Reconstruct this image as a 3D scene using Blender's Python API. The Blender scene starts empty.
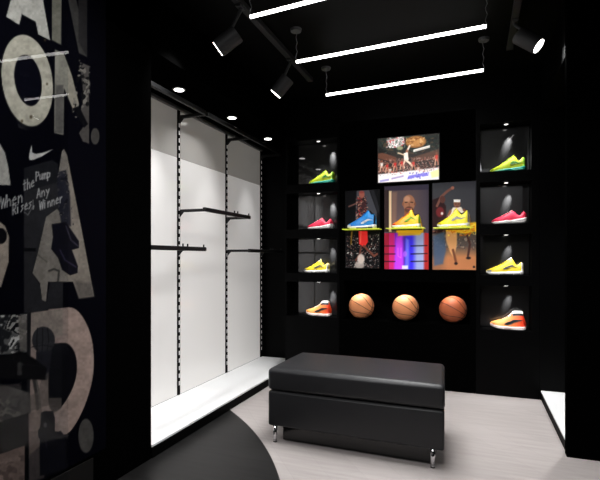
import bpy, bmesh, math, random
import numpy as np
from mathutils import Vector, Matrix

random.seed(4)
SC = bpy.context.scene
COL = SC.collection
PI = math.pi

# ------------------------------------------------------------------ camera numbers
FPX = 469.0
YAW = math.atan(174 / 469)
CH = 1.2
HOR = 258.0
FV = (-math.sin(YAW), math.cos(YAW))
RV = (math.cos(YAW), math.sin(YAW))

def ray(px, py):
    return (FV[0]*FPX + RV[0]*(px-300), FV[1]*FPX + RV[1]*(px-300), HOR-py)
def on_y(px, py, Y):
    d = ray(px, py); t = Y/d[1]
    return Vector((d[0]*t, Y, CH+d[2]*t))
def on_x(px, py, X):
    d = ray(px, py); t = X/d[0]
    return Vector((X, d[1]*t, CH+d[2]*t))
def on_z(px, py, z):
    d = ray(px, py); t = (z-CH)/d[2]
    return Vector((d[0]*t, d[1]*t, z))
def project(X, Y, Z):
    r = RV[0]*X + RV[1]*Y; d = FV[0]*X + FV[1]*Y
    return 300 + FPX*r/d, HOR - FPX*(Z-CH)/d

def lin(c):
    return tuple(((v/255)/12.92 if v <= 10.3 else (((v/255)+.055)/1.055)**2.4) for v in c)

# ------------------------------------------------------------------ materials
def nodes_of(name):
    m = bpy.data.materials.new(name); m.use_nodes = True
    nt = m.node_tree
    return m, nt, nt.nodes['Principled BSDF']

def mat(name, c, rough=.5, metal=0, spec=.5, emit=None, es=0, coat=0, noise=0, nscale=20, bump=0, bscale=200):
    m, nt, b = nodes_of(name)
    b.inputs['Base Color'].default_value = (*lin(c), 1)
    b.inputs['Roughness'].default_value = rough
    b.inputs['Metallic'].default_value = metal
    b.inputs['Specular IOR Level'].default_value = spec
    b.inputs['Coat Weight'].default_value = coat
    b.inputs['Coat Roughness'].default_value = .08
    if emit:
        b.inputs['Emission Color'].default_value = (*lin(emit), 1)
        b.inputs['Emission Strength'].default_value = es
    if noise:
        tc = nt.nodes.new('ShaderNodeTexCoord'); n = nt.nodes.new('ShaderNodeTexNoise')
        n.inputs['Scale'].default_value = nscale
        nt.links.new(tc.outputs['Object'], n.inputs['Vector'])
        mx = nt.nodes.new('ShaderNodeMix'); mx.data_type = 'RGBA'
        mx.inputs[6].default_value = (*[v*(1-noise) for v in lin(c)], 1)
        mx.inputs[7].default_value = (*[min(1, v*(1+noise)) for v in lin(c)], 1)
        nt.links.new(n.outputs['Fac'], mx.inputs[0])
        nt.links.new(mx.outputs[2], b.inputs['Base Color'])
    if bump:
        tc = nt.nodes.new('ShaderNodeTexCoord'); n = nt.nodes.new('ShaderNodeTexNoise')
        n.inputs['Scale'].default_value = bscale
        nt.links.new(tc.outputs['Object'], n.inputs['Vector'])
        bp = nt.nodes.new('ShaderNodeBump'); bp.inputs['Strength'].default_value = bump
        bp.inputs['Distance'].default_value = .002
        nt.links.new(n.outputs['Fac'], bp.inputs['Height'])
        nt.links.new(bp.outputs['Normal'], b.inputs['Normal'])
    return m

def grad_mat(name, c1, c2, axis='X', lo=-.14, hi=.14, rough=.5, spec=.4):
    """colour runs from c1 to c2 along an object axis (a two-tone knit or moulded sole)"""
    m, nt, b = nodes_of(name)
    tc = nt.nodes.new('ShaderNodeTexCoord'); sp = nt.nodes.new('ShaderNodeSeparateXYZ')
    nt.links.new(tc.outputs['Object'], sp.inputs[0])
    mr = nt.nodes.new('ShaderNodeMapRange')
    mr.inputs[1].default_value = lo; mr.inputs[2].default_value = hi
    nt.links.new(sp.outputs[axis], mr.inputs[0])
    mx = nt.nodes.new('ShaderNodeMix'); mx.data_type = 'RGBA'
    mx.inputs[6].default_value = (*lin(c1), 1); mx.inputs[7].default_value = (*lin(c2), 1)
    nt.links.new(mr.outputs[0], mx.inputs[0]); nt.links.new(mx.outputs[2], b.inputs['Base Color'])
    b.inputs['Roughness'].default_value = rough; b.inputs['Specular IOR Level'].default_value = spec
    return m

def attr_mat(name, rough=.5, spec=.3, emit=0, base=1):
    """surface coloured by the mesh's own print colours"""
    m, nt, b = nodes_of(name)
    a = nt.nodes.new('ShaderNodeAttribute'); a.attribute_name = 'print'
    if base: nt.links.new(a.outputs['Color'], b.inputs['Base Color'])
    else: b.inputs['Base Color'].default_value = (0, 0, 0, 1)
    if emit:
        nt.links.new(a.outputs['Color'], b.inputs['Emission Color'])
        b.inputs['Emission Strength'].default_value = emit
    b.inputs['Roughness'].default_value = rough; b.inputs['Specular IOR Level'].default_value = spec
    return m

M = {}
M['black_wall'] = mat('black_lacquer', (4, 4, 4.5), rough=.38, spec=.05, noise=.25, nscale=3)
M['black_matte'] = mat('black_matte', (3, 3, 3), rough=1, spec=0)
M['ceil'] = mat('black_ceiling', (5, 5, 5), rough=.5, spec=.03, noise=.2, nscale=2)
M['white_panel'] = mat('white_backlit_panel', (205, 203, 201), rough=.12, spec=.5, emit=(255, 250, 246), es=.24)
M['shaded_panel_top'] = mat('white_panel_painted_shade', (158, 155, 151), rough=.12, spec=.5, emit=(255, 248, 238), es=.09)  # top of the white panels, with the shade there put into the colour
M['white_board'] = mat('white_laminate', (226, 226, 226), rough=.4, spec=.3, noise=.03, nscale=60)
M['fascia'] = mat('black_fascia', (4, 4, 4), rough=.6, spec=.04)
M['dark_metal'] = mat('dark_steel', (22, 22, 23), rough=.45, metal=.3, spec=.4)
M['strip_metal'] = mat('satin_alloy_strip', (105, 105, 105), rough=.4, metal=.6)
M['slot'] = mat('slot_white', (200, 198, 196), rough=.6, emit=(255, 250, 246), es=.12)
M['lamp_black'] = mat('lamp_charcoal', (46, 46, 47), rough=.5, spec=.4)
M['rail_black'] = mat('rail_charcoal', (30, 30, 31), rough=.5, spec=.3)
M['canopy'] = mat('canopy_grey', (75, 75, 76), rough=.45, metal=.3)
M['cable'] = mat('cable_grey', (95, 95, 96), rough=.6)
M['tube'] = mat('lit_tube', (255, 255, 255), emit=(255, 254, 252), es=9)
M['lens'] = mat('lit_lens', (255, 255, 255), emit=(255, 252, 246), es=5)
M['dim_lens'] = mat('lit_lens_small', (255, 255, 255), emit=(255, 252, 246), es=2.5)
M['leather'] = mat('charcoal_leather', (38, 38, 40), rough=.45, spec=.35, bump=.12, bscale=260)
M['plinth'] = mat('black_gloss_plinth', (10, 10, 11), rough=.12, spec=.5)
M['chrome'] = mat('chrome', (225, 225, 228), rough=.12, metal=1)
M['ball_hi'] = mat('pale_orange_rubber', (214, 138, 92), rough=.55, spec=.25, bump=.3, bscale=420)
M['ball_lo'] = mat('brick_orange_rubber', (176, 92, 58), rough=.55, spec=.25, bump=.3, bscale=420)
M['seam'] = mat('seam_black', (14, 7, 5), rough=.7)
M['tv_body'] = mat('screen_bezel_black', (8, 8, 9), rough=.3, spec=.2)
M['tv'] = attr_mat('screen_picture', rough=.25, spec=.2, emit=1.25, base=0)
M['poster'] = attr_mat('poster_print', rough=.5, spec=.15, emit=.42)
M['mural'] = attr_mat('mural_print', rough=.6, spec=.03)
M['ledge'] = mat('acrylic_lime', (190, 200, 60), rough=.15, spec=.5, emit=(214, 226, 70), es=.5)
M['ledge_top'] = mat('acrylic_clear_top', (225, 225, 190), rough=.15, spec=.5)

def mirror_mat():
    m, nt, b = nodes_of('smoked_mirror')
    out = [n for n in nt.nodes if n.type == 'OUTPUT_MATERIAL'][0]
    b.inputs['Base Color'].default_value = (.007, .007, .0072, 1)
    b.inputs['Roughness'].default_value = .35; b.inputs['Specular IOR Level'].default_value = .35
    g = nt.nodes.new('ShaderNodeBsdfGlossy'); g.inputs['Roughness'].default_value = .02
    g.inputs['Color'].default_value = (.07, .07, .072, 1)
    add = nt.nodes.new('ShaderNodeAddShader')
    nt.links.new(b.outputs[0], add.inputs[0]); nt.links.new(g.outputs[0], add.inputs[1])
    nt.links.new(add.outputs[0], out.inputs['Surface'])
    return m
M['mirror'] = mirror_mat()

def glass_mat():
    m, nt, b = nodes_of('clear_sheet_glass')
    out = [n for n in nt.nodes if n.type == 'OUTPUT_MATERIAL'][0]
    nt.nodes.remove(b)
    t = nt.nodes.new('ShaderNodeBsdfTransparent'); t.inputs[0].default_value = (.93, .94, .95, 1)
    g = nt.nodes.new('ShaderNodeBsdfGlossy'); g.inputs['Roughness'].default_value = .015
    fr = nt.nodes.new('ShaderNodeFresnel'); fr.inputs[0].default_value = 1.37
    mx = nt.nodes.new('ShaderNodeMixShader')
    ge = nt.nodes.new('ShaderNodeNewGeometry')
    fm = nt.nodes.new('ShaderNodeMath'); fm.operation = 'MULTIPLY'
    inv = nt.nodes.new('ShaderNodeMath'); inv.operation = 'SUBTRACT'; inv.inputs[0].default_value = 1
    nt.links.new(ge.outputs['Backfacing'], inv.inputs[1])
    nt.links.new(fr.outputs[0], fm.inputs[0]); nt.links.new(inv.outputs[0], fm.inputs[1])
    nt.links.new(fm.outputs[0], mx.inputs[0]); nt.links.new(t.outputs[0], mx.inputs[1])
    nt.links.new(g.outputs[0], mx.inputs[2]); nt.links.new(mx.outputs[0], out.inputs['Surface'])
    return m
M['glass'] = glass_mat()

def circle3(p, q, r):
    ax, ay = p; bx_, by = q; cx, cy = r
    d = 2*(ax*(by-cy)+bx_*(cy-ay)+cx*(ay-by))
    ux = ((ax*ax+ay*ay)*(by-cy)+(bx_*bx_+by*by)*(cy-ay)+(cx*cx+cy*cy)*(ay-by))/d
    uy = ((ax*ax+ay*ay)*(cx-bx_)+(bx_*bx_+by*by)*(ax-cx)+(cx*cx+cy*cy)*(bx_-ax))/d
    return ux, uy, math.hypot(ax-ux, ay-uy)

ARC = circle3((-1.806, 3.279), (-1.352, 2.848), (-.983, 2.339))

def floor_mat():
    m, nt, b = nodes_of('two_tone_plank_floor')
    N = nt.nodes.new; L = nt.links.new
    tc = N('ShaderNodeTexCoord')
    # grain runs along the room at a slant
    mp = N('ShaderNodeMapping'); mp.inputs['Rotation'].default_value = (0, 0, .9)
    mp.inputs['Scale'].default_value = (1.2, 14, 1)
    L(tc.outputs['Object'], mp.inputs[0])
    ns = N('ShaderNodeTexNoise'); ns.inputs['Scale'].default_value = 2.2; ns.inputs['Detail'].default_value = 6
    L(mp.outputs[0], ns.inputs['Vector'])
    rp = N('ShaderNodeValToRGB')
    rp.color_ramp.elements[0].position = .25; rp.color_ramp.elements[1].position = .75
    rp.color_ramp.elements[0].color = (*lin((160, 152, 150)), 1); rp.color_ramp.elements[1].color = (*lin((176, 169, 166)), 1)
    L(ns.outputs['Fac'], rp.inputs[0])
    mp2 = N('ShaderNodeMapping'); mp2.inputs['Rotation'].default_value = (0, 0, .9)
    L(tc.outputs['Object'], mp2.inputs[0])
    br = N('ShaderNodeTexBrick'); br.inputs['Scale'].default_value = 1
    br.inputs['Brick Width'].default_value = 1.2; br.inputs['Row Height'].default_value = .19
    br.inputs['Mortar Size'].default_value = .002; br.inputs['Mortar Smooth'].default_value = .6
    br.inputs['Color1'].default_value = (1, 1, 1, 1); br.inputs['Color2'].default_value = (.93, .93, .93, 1)
    br.inputs['Mortar'].default_value = (.86, .86, .86, 1)
    L(mp2.outputs[0], br.inputs['Vector'])
    mul = N('ShaderNodeMix'); mul.data_type = 'RGBA'; mul.blend_type = 'MULTIPLY'; mul.inputs[0].default_value = 1
    L(rp.outputs[0], mul.inputs[6]); L(br.outputs['Color'], mul.inputs[7])
    rp2 = N('ShaderNodeValToRGB')
    rp2.color_ramp.elements[0].position = .3; rp2.color_ramp.elements[1].position = .8
    rp2.color_ramp.elements[0].color = (*lin((20, 19, 19)), 1); rp2.color_ramp.elements[1].color = (*lin((35, 34, 34)), 1)
    L(ns.outputs['Fac'], rp2.inputs[0])
    mul2 = N('ShaderNodeMix'); mul2.data_type = 'RGBA'; mul2.blend_type = 'MULTIPLY'; mul2.inputs[0].default_value = 1
    L(rp2.outputs[0], mul2.inputs[6]); L(br.outputs['Color'], mul2.inputs[7])
    vs = N('ShaderNodeVectorMath'); vs.operation = 'DISTANCE'
    vs.inputs[1].default_value = (ARC[0], ARC[1], 0)
    L(tc.outputs['Object'], vs.inputs[0])
    lt = N('ShaderNodeMath'); lt.operation = 'LESS_THAN'; lt.inputs[1].default_value = ARC[2]
    L(vs.outputs['Value'], lt.inputs[0])
    fin = N('ShaderNodeMix'); fin.data_type = 'RGBA'
    L(lt.outputs[0], fin.inputs[0]); L(mul.outputs[2], fin.inputs[6]); L(mul2.outputs[2], fin.inputs[7])
    L(fin.outputs[2], b.inputs['Base Color'])
    b.inputs['Roughness'].default_value = .42; b.inputs['Specular IOR Level'].default_value = .3
    return m
M['floor'] = floor_mat()

# ------------------------------------------------------------------ mesh helpers
def link(name, bm, m, parent=None, smooth=False, mats=None):
    me = bpy.data.meshes.new(name)
    bm.normal_update(); bm.to_mesh(me); bm.free()
    o = bpy.data.objects.new(name, me); COL.objects.link(o)
    for q in (mats or [m]): me.materials.append(q)
    if smooth:
        for p in me.polygons: p.use_smooth = True
    if parent: o.parent = parent
    return o

def box(bm, lo, hi, bevel=0, seg=2, rot=None):
    r = bmesh.ops.create_cube(bm, size=1)
    vs = r['verts']
    c = [(a+b)/2 for a, b in zip(lo, hi)]; s = [b-a for a, b in zip(lo, hi)]
    for v in vs: v.co = Vector((v.co.x*s[0]+c[0], v.co.y*s[1]+c[1], v.co.z*s[2]+c[2]))
    if bevel:
        es = set(e for v in vs for e in v.link_edges)
        bmesh.ops.bevel(bm, geom=list(es), offset=bevel, segments=seg, affect='EDGES', profile=.5)
    return vs

def cyl(bm, p, q, r, n=20, r2=None, cap=True):
    p = Vector(p); q = Vector(q); d = q-p
    R = d.to_track_quat('Z', 'Y').to_matrix().to_4x4()
    R.translation = (p+q)/2
    return bmesh.ops.create_cone(bm, cap_ends=cap, segments=n, radius1=r, radius2=r if r2 is None else r2, depth=d.length, matrix=R)['verts']

def tube(bm, pts, r, n=8, closed=False):
    pts = [Vector(p) for p in pts]; rings = []
    N = len(pts); ref = None
    for i, p in enumerate(pts):
        a = pts[i-1] if (i > 0 or closed) else p
        b = pts[(i+1) % N] if (i < N-1 or closed) else p
        t = (b-a).normalized()
        if ref is None:
            ref = Vector((0, 0, 1)) if abs(t.z) < .9 else Vector((1, 0, 0))
        u = (ref - t*ref.dot(t)).normalized(); w = t.cross(u); ref = u
        rings.append([bm.verts.new(p + u*math.cos(2*PI*k/n)*r + w*math.sin(2*PI*k/n)*r) for k in range(n)])
    for i in range(N if closed else N-1):
        A, B = rings[i], rings[(i+1) % N]
        for k in range(n): bm.faces.new((A[k], A[(k+1) % n], B[(k+1) % n], B[k]))
    if not closed:
        bm.faces.new(rings[0][::-1]); bm.faces.new(rings[-1])

def tag(o, label=None, cat=None, group=None, kind=None):
    if label: o['label'] = label
    if cat: o['category'] = cat
    if group: o['group'] = group
    if kind: o['kind'] = kind
    return o

def thing(name, label, cat, loc=(0, 0, 0), group=None):
    o = bpy.data.objects.new(name, None); COL.objects.link(o)
    o.location = loc; o.empty_display_size = .05
    return tag(o, label, cat, group)

def struct(name, bm, m):
    return tag(link(name, bm, m), kind='structure')

# ------------------------------------------------------------------ the setting
XL, XP, XR = -2.27, -1.81, .525          # light panel plane, left wall face, right wall face
YD = 4.43                                 # face of the display wall
ZC = 2.8

bm = bmesh.new(); box(bm, (-2.6, -1.6, -.06), (1.3, 5.2, 0)); struct('floor', bm, M['floor'])
bm = bmesh.new(); box(bm, (-2.6, .6, ZC), (1.3, 5.2, ZC+.1))
box(bm, (-2.6, -1.6, 3.45), (1.3, .6, 3.5)); box(bm, (-2.6, .56, ZC+.1), (1.3, .6, 3.45))
struct('ceiling', bm, M['ceil'])
bm = bmesh.new(); box(bm, (-2.6, 1.60, 0), (-2.29, 5.2, ZC)); struct('wall_left', bm, M['black_matte'])
bm = bmesh.new(); box(bm, (-2.6, 4.90, 0), (1.3, 5.2, ZC)); struct('wall_back', bm, M['black_wall'])
bm = bmesh.new(); box(bm, (-1.90, 1.60, 0), (XP, 2.322, ZC), .004); box(bm, (-2.6, -1.6, 0), (XP, 1.60, 3.45))
struct('wall_left_front', bm, M['black_matte'])
bm = bmesh.new(); box(bm, (1.0, 3.28, 0), (1.3, 4.9, ZC)); struct('wall_right', bm, M['black_wall'])
bm = bmesh.new(); box(bm, (XR, 3.21, 0), (1.3, 3.275, ZC)); struct('wall_right_front', bm, M['black_matte'])
bm = bmesh.new(); box(bm, (1.1, -1.6, 0), (1.3, 3.21, 3.45)); struct('wall_right_near', bm, M['black_matte'])
M['grey_wall'] = mat('grey_wall_paint', (150, 150, 150), rough=.7, noise=.05)
bm = bmesh.new(); box(bm, (-2.6, -1.7, 0), (1.3, -1.6, 3.45)); struct('wall_front', bm, M['black_matte'])
bm = bmesh.new(); box(bm, (-.75, -1.6, 1.95), (1.05, -1.55, 3.1), .004); box(bm, (-.75, -1.6, .9), (.18, -1.55, 1.9), .004)
struct('trim_1', bm, M['grey_wall'])
# soffits over the two side bays
bm = bmesh.new(); box(bm, (-2.29, 1.60, 2.45), (XP, 4.9, ZC), .003); struct('trim_2', bm, M['black_matte'])
bm = bmesh.new(); box(bm, (XR+.005, 3.275, 2.45), (1.0, YD-.02, ZC)); struct('trim_3', bm, M['ceil'])
bm = bmesh.new(); box(bm, (XP, YD+.01, 2.52), (1.0, 4.9, ZC)); box(bm, (.522, YD, 0), (1.0, 4.9, 2.52)); struct('trim_4', bm, M['black_wall'])
# grey base strip below the mural
M['base_grey'] = mat('base_strip_grey', (20, 19, 18), rough=.35, spec=.3)
bm = bmesh.new(); box(bm, (XP, -1.5, 0), (XP+.006, 1.86, .19), .002); struct('baseboard_left', bm, M['base_grey'])

# ------------------------------------------------------------------ left bay: light wall, rails, platform
UP = [1.67, 2.46, 3.25, 4.04, 4.83]
lw = thing('light_wall', 'tall white backlit wall panel with black slotted uprights along the left side', 'wall panel', (XL, 3.25, .08))
def child_box(name, parent, specs, m, bevel=0, mats=None):
    bm = bmesh.new()
    off = parent.matrix_basis.translation if parent else Vector()
    for lo, hi in specs:
        box(bm, [a-b for a, b in zip(lo, off)], [a-b for a, b in zip(hi, off)], bevel)
    return link(name, bm, m, parent)
ZH = 2.02
for i in range(4):
    child_box('panel', lw, [((XL-.012, UP[i]+.014, .081), (XL, UP[i+1]-.014, ZH-.001))], M['white_panel'])
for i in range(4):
    child_box('shaded_panel_top', lw, [((XL-.012, UP[i]+.014, ZH+.001), (XL, UP[i+1]-.014, 2.41))], M['shaded_panel_top'])['label'] = 'top of the white panel with shade put into its colour'
for u in UP:
    up = child_box('upright', lw, [((XL-.012, u-.0135, .082), (XL+.012, u+.0135, 2.44))], M['fascia'])
    child_box('slots', up, [], M['slot'])
    sl = up.children[0]
    bm = bmesh.new(); o = lw.location
    z = .16
    while z < 2.36:
        box(bm, (XL+.0122-o.x, u-.0075-o.y, z-o.z), (XL+.0132-o.x, u+.0075-o.y, z+.033-o.z)); z += .062
    bm.to_mesh(sl.data); bm.free()
child_box('top_strip', lw, [((XL+.0, 1.67, 2.405), (XL+.03, 4.83, 2.428))], M['strip_metal'])['label'] = 'satin metal strip along the top'

def hang_rail(y0, y1, z, label, group, short=0, tips=True):
    t = thing('hanging_rail', label, 'clothes rail', (XL, y0, z), group)
    xf = -2.0
    for y in (y0+.007, y1-.007):
        bm = bmesh.new()
        box(bm, (.0135, y-y0-.006, -.012), (xf-XL, y-y0+.006, .012), .002)
        # gusset under the arm at the wall
        g = [bm.verts.new(c) for c in ((.0135, y-y0-.004, -.012), (.0135, y-y0-.004, -.05), (.05, y-y0-.004, -.012),
                                       (.0135, y-y0+.004, -.012), (.0135, y-y0+.004, -.05), (.05, y-y0+.004, -.012))]
        for f in ((0, 1, 2), (5, 4, 3), (0, 3, 4, 1), (1, 4, 5, 2), (2, 5, 3, 0)): bm.faces.new([g[k] for k in f])
        link('bracket', bm, M['dark_metal'], t)
    bm = bmesh.new(); box(bm, (xf-XL-.012, -.04 if tips else .0015, -.016), (xf-XL+.014, y1-y0-.03, .016), .003)
    link('bar', bm, M['dark_metal'], t)
    if tips:
        for k in (.62, .70, .995):
            bm = bmesh.new(); cyl(bm, (xf-XL, (y1-y0-.04)*k, .015), (xf-XL, (y1-y0-.04)*k, .036), .006, 8)
            link('stop_pin', bm, M['dark_metal'], t)
    return t
hang_rail(UP[1], UP[2], 1.27, 'black hanging rail on the nearest light panel, low, cut by the dark wall edge', None)
hang_rail(UP[2], UP[3], 1.585, 'black hanging rail set higher than the others on the middle light panel', None)
hang_rail(UP[3], UP[4], 1.27, 'low black hanging rail on the farthest light panel, reaching over black', None)
hang_rail(UP[1], UP[2], 2.35, 'black top rail on the nearest light panel just under the soffit', None, tips=False)
hang_rail(UP[2], UP[3], 2.35, 'black top rail on the middle light panel just under the soffit', None, tips=False)
hang_rail(UP[3], UP[4], 2.35, 'black top rail on the farthest light panel just under the soffit', None, tips=False)

def platform(name, label, x0, x1, y0, y1, xf):
    t = thing(name, label, 'platform', ((x0+x1)/2, (y0+y1)/2, 0))
    child_box('base', t, [((x0+.002, y0+.002, 0), (x1-.002, y1-.002, .066))], M['fascia'])
    child_box('top', t, [((x0, y0, .066), (x1, y1, .08))], M['white_board'], .0015)['label'] = 'white laminate top'
    return t
platform('display_platform', 'long low white platform with black fascia beneath the left light wall', -2.268, -1.805, 2.324, 4.86, -1.8)
platform('display_platform', 'white floor platform showing as a wedge beyond the black right wall end', .53, .99, 3.28, 4.425, .53)

# ------------------------------------------------------------------ display wall: two shoe towers and the middle feature panel
SHELF_L = [1.944, 1.488, 1.05, .615]; SHELF_R = [1.955, 1.497, 1.05, .572]         # tops of the shelves the shoes stand on
def tower(label, x0, x1, n0, n1, mx0, mx1, lightx, SHELF):
    t = thing('shoe_tower', label, 'display unit', ((x0+x1)/2, YD, 0))
    sp = [((x0, YD, 0), (n0, 4.62, 2.52)), ((n1, YD, 0), (x1, 4.62, 2.52)), ((n0, 4.612, .4), (n1, 4.62, 2.52)),
          ((n0, YD, 2.38), (n1, 4.612, 2.52))]
    child_box('carcass', t, sp, M['black_wall'])
    tops = [2.38] + [s-.09 for s in SHELF[:-1]]
    for i, s in enumerate(SHELF):
        lowz = (s-.09) if i < 3 else 0
        sh = child_box('shelf', t, [((n0, YD, lowz), (n1, 4.612, s))], M['black_wall'])
        child_box('back_mirror', t, [((mx0, 4.600, s+.004), (mx1, 4.611, tops[i]-.004))], M['mirror'])['label'] = 'smoked mirror back'
    for i, zt in enumerate(tops):
        bm = bmesh.new(); o = t.location
        cyl(bm, (lightx-o.x, 4.50-o.y, zt-.004), (lightx-o.x, 4.50-o.y, zt+.001), .022, 20)
        r = link('niche_light', bm, M['lamp_black'], t)
        bm = bmesh.new(); cyl(bm, (lightx-o.x, 4.50-o.y, zt-.006), (lightx-o.x, 4.50-o.y, zt-.0042), .016, 20)
        link('lens', bm, M['dim_lens'], r)
    return t, tops
TL, TOPS = tower('black shoe tower left of the screen with four mirrored niches', -1.805, -1.235, -1.79, -1.255, -1.722, -1.258, -1.47, SHELF_L)
TR, TOPS_R = tower('black shoe tower right of the screen with four mirrored niches', .015, .52, .05, .46, .055, .455, .265, SHELF_R)

fp = thing('feature_panel', 'black middle wall panel carrying the screen, posters and basketball niche', 'wall panel', (-.61, YD, 0))
BZ = .60
child_box('face_panel', fp, [((-1.233, YD, .98), (.013, 4.62, 2.52)), ((-1.233, YD, 0), (.013, 4.62, BZ)),
                             ((-1.233, YD, BZ), (-1.19, 4.62, .98)), ((-.03, YD, BZ), (.013, 4.62, .98)), ((-1.19, 4.66, BZ), (-.03, 4.67, .98)),
                             ((-1.233, 4.62, BZ-.05), (.013, 4.67, BZ)), ((-1.233, 4.62, .98), (.013, 4.67, 1.03))], M['black_matte'])

# ------------------------------------------------------------------ painting on meshes
def vnoise(x, y, s, seed=0):
    def h(i, j):
        v = np.sin(i*127.1 + j*311.7 + seed*74.7)*43758.5453
        return v-np.floor(v)
    x = x/s; y = y/s
    i = np.floor(x); j = np.floor(y); fx = x-i; fy = y-j
    fx = fx*fx*(3-2*fx); fy = fy*fy*(3-2*fy)
    return (h(i, j)*(1-fx)+h(i+1, j)*fx)*(1-fy)+(h(i, j+1)*(1-fx)+h(i+1, j+1)*fx)*fy

class Paint:
    """a print: colours laid down shape by shape over sample points (x right, y down)"""
    def __init__(s, x, y, bg):
        s.x = x; s.y = y
        s.c = np.tile(np.array(bg, float), (len(x), 1))
    def mix(s, m, col):
        m = np.clip(m, 0, 1)[:, None]
        col = np.array(col, float)
        s.c = s.c*(1-m) + col*m
    def sdpoly(s, pts):
        x, y = s.x, s.y
        d = np.full(len(x), 1e9); ins = np.zeros(len(x), bool)
        n = len(pts)
        for k in range(n):
            ax, ay = pts[k]; bx_, by = pts[(k+1) % n]
            ex, ey = bx_-ax, by-ay
            t = np.clip(((x-ax)*ex+(y-ay)*ey)/(ex*ex+ey*ey+1e-9), 0, 1)
            d = np.minimum(d, np.hypot(x-ax-t*ex, y-ay-t*ey))
            if ay != by:
                c = ((ay > y) != (by > y)) & (x < (bx_-ax)*(y-ay)/(by-ay)+ax)
                ins ^= c
        return np.where(ins, d, -d)
    def poly(s, pts, col, soft=.5, a=1, mod=None):
        m = np.clip(s.sdpoly(pts)/soft+.5, 0, 1)*a
        if mod is not None: m = m*mod
        s.mix(m, col)
    def ell(s, cx, cy, rx, ry, col, soft=.5, a=1, shear=0):
        X = s.x-cx-(s.y-cy)*shear
        d = (1-np.hypot(X/rx, (s.y-cy)/ry))*min(rx, ry)
        s.mix(np.clip(d/soft+.5, 0, 1)*a, col)
    def stroke(s, pts, w, col, soft=.5, a=1):
        d = np.full(len(s.x), 1e9)
        for (ax, ay), (bx_, by) in zip(pts[:-1], pts[1:]):
            ex, ey = bx_-ax, by-ay
            t = np.clip(((s.x-ax)*ex+(s.y-ay)*ey)/(ex*ex+ey*ey+1e-9), 0, 1)
            d = np.minimum(d, np.hypot(s.x-ax-t*ex, s.y-ay-t*ey))
        s.mix(np.clip((w/2-d)/soft+.5, 0, 1)*a, col)
    def speck(s, pts, cols, size, seed, thr=.5, a=1, soft=.15):
        inside = np.clip(s.sdpoly(pts)/1+.5, 0, 1)
        size *= .6
        n = vnoise(s.x+.4*s.y, s.y-.3*s.x, size, seed)*.75+vnoise(s.x-.5*s.y, s.y+.5*s.x, size*.5, seed+2)*.25; k = vnoise(s.x+31+.5*s.y, s.y+17-.4*s.x, size*1.3, seed+5)
        for q, col in enumerate(cols):
            lo, hi = q/len(cols), (q+1)/len(cols)
            s.mix(inside*a*np.clip((n-thr)/soft, 0, 1)*((k >= lo*.8+.1) & (k < hi*.8+.1)), col)
    def linear(s):
        v = np.clip(s.c, 0, 255)/255
        return np.where(v <= .04045, v/12.92, ((v+.055)/1.055)**2.4)

def grid(name, nu, nv, pos, paint, m, parent=None, off=(0, 0, 0)):
    """flat printed sheet: pos(u,v)->xyz arrays, paint(px,py)->colours"""
    u, v = np.meshgrid(np.linspace(0, 1, nu), np.linspace(0, 1, nv)); u = u.ravel(); v = v.ravel()
    P = pos(u, v)
    px, py = project(P[:, 0], P[:, 1], P[:, 2])
    col = paint(px, py)
    me = bpy.data.meshes.new(name)
    i, j = np.meshgrid(np.arange(nu-1), np.arange(nv-1)); a = (j*nu+i).ravel()
    F = np.stack([a, a+1, a+nu+1, a+nu], 1)[:, ::-1]
    nf = len(F)
    me.vertices.add(len(P)); me.vertices.foreach_set('co', (P-np.array(off)).ravel())
    me.loops.add(nf*4); me.loops.foreach_set('vertex_index', F.ravel().astype(np.int32))
    me.polygons.add(nf); me.polygons.foreach_set('loop_start', (np.arange(nf)*4).astype(np.int32))
    me.update(calc_edges=True); me.validate()
    at = me.color_attributes.new('print', 'FLOAT_COLOR', 'POINT')
    at.data.foreach_set('color', np.concatenate([col, np.ones((len(col), 1))], 1).ravel())
    me.materials.append(m)
    o = bpy.data.objects.new(name, me); COL.objects.link(o)
    if parent: o.parent = parent
    return o

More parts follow.
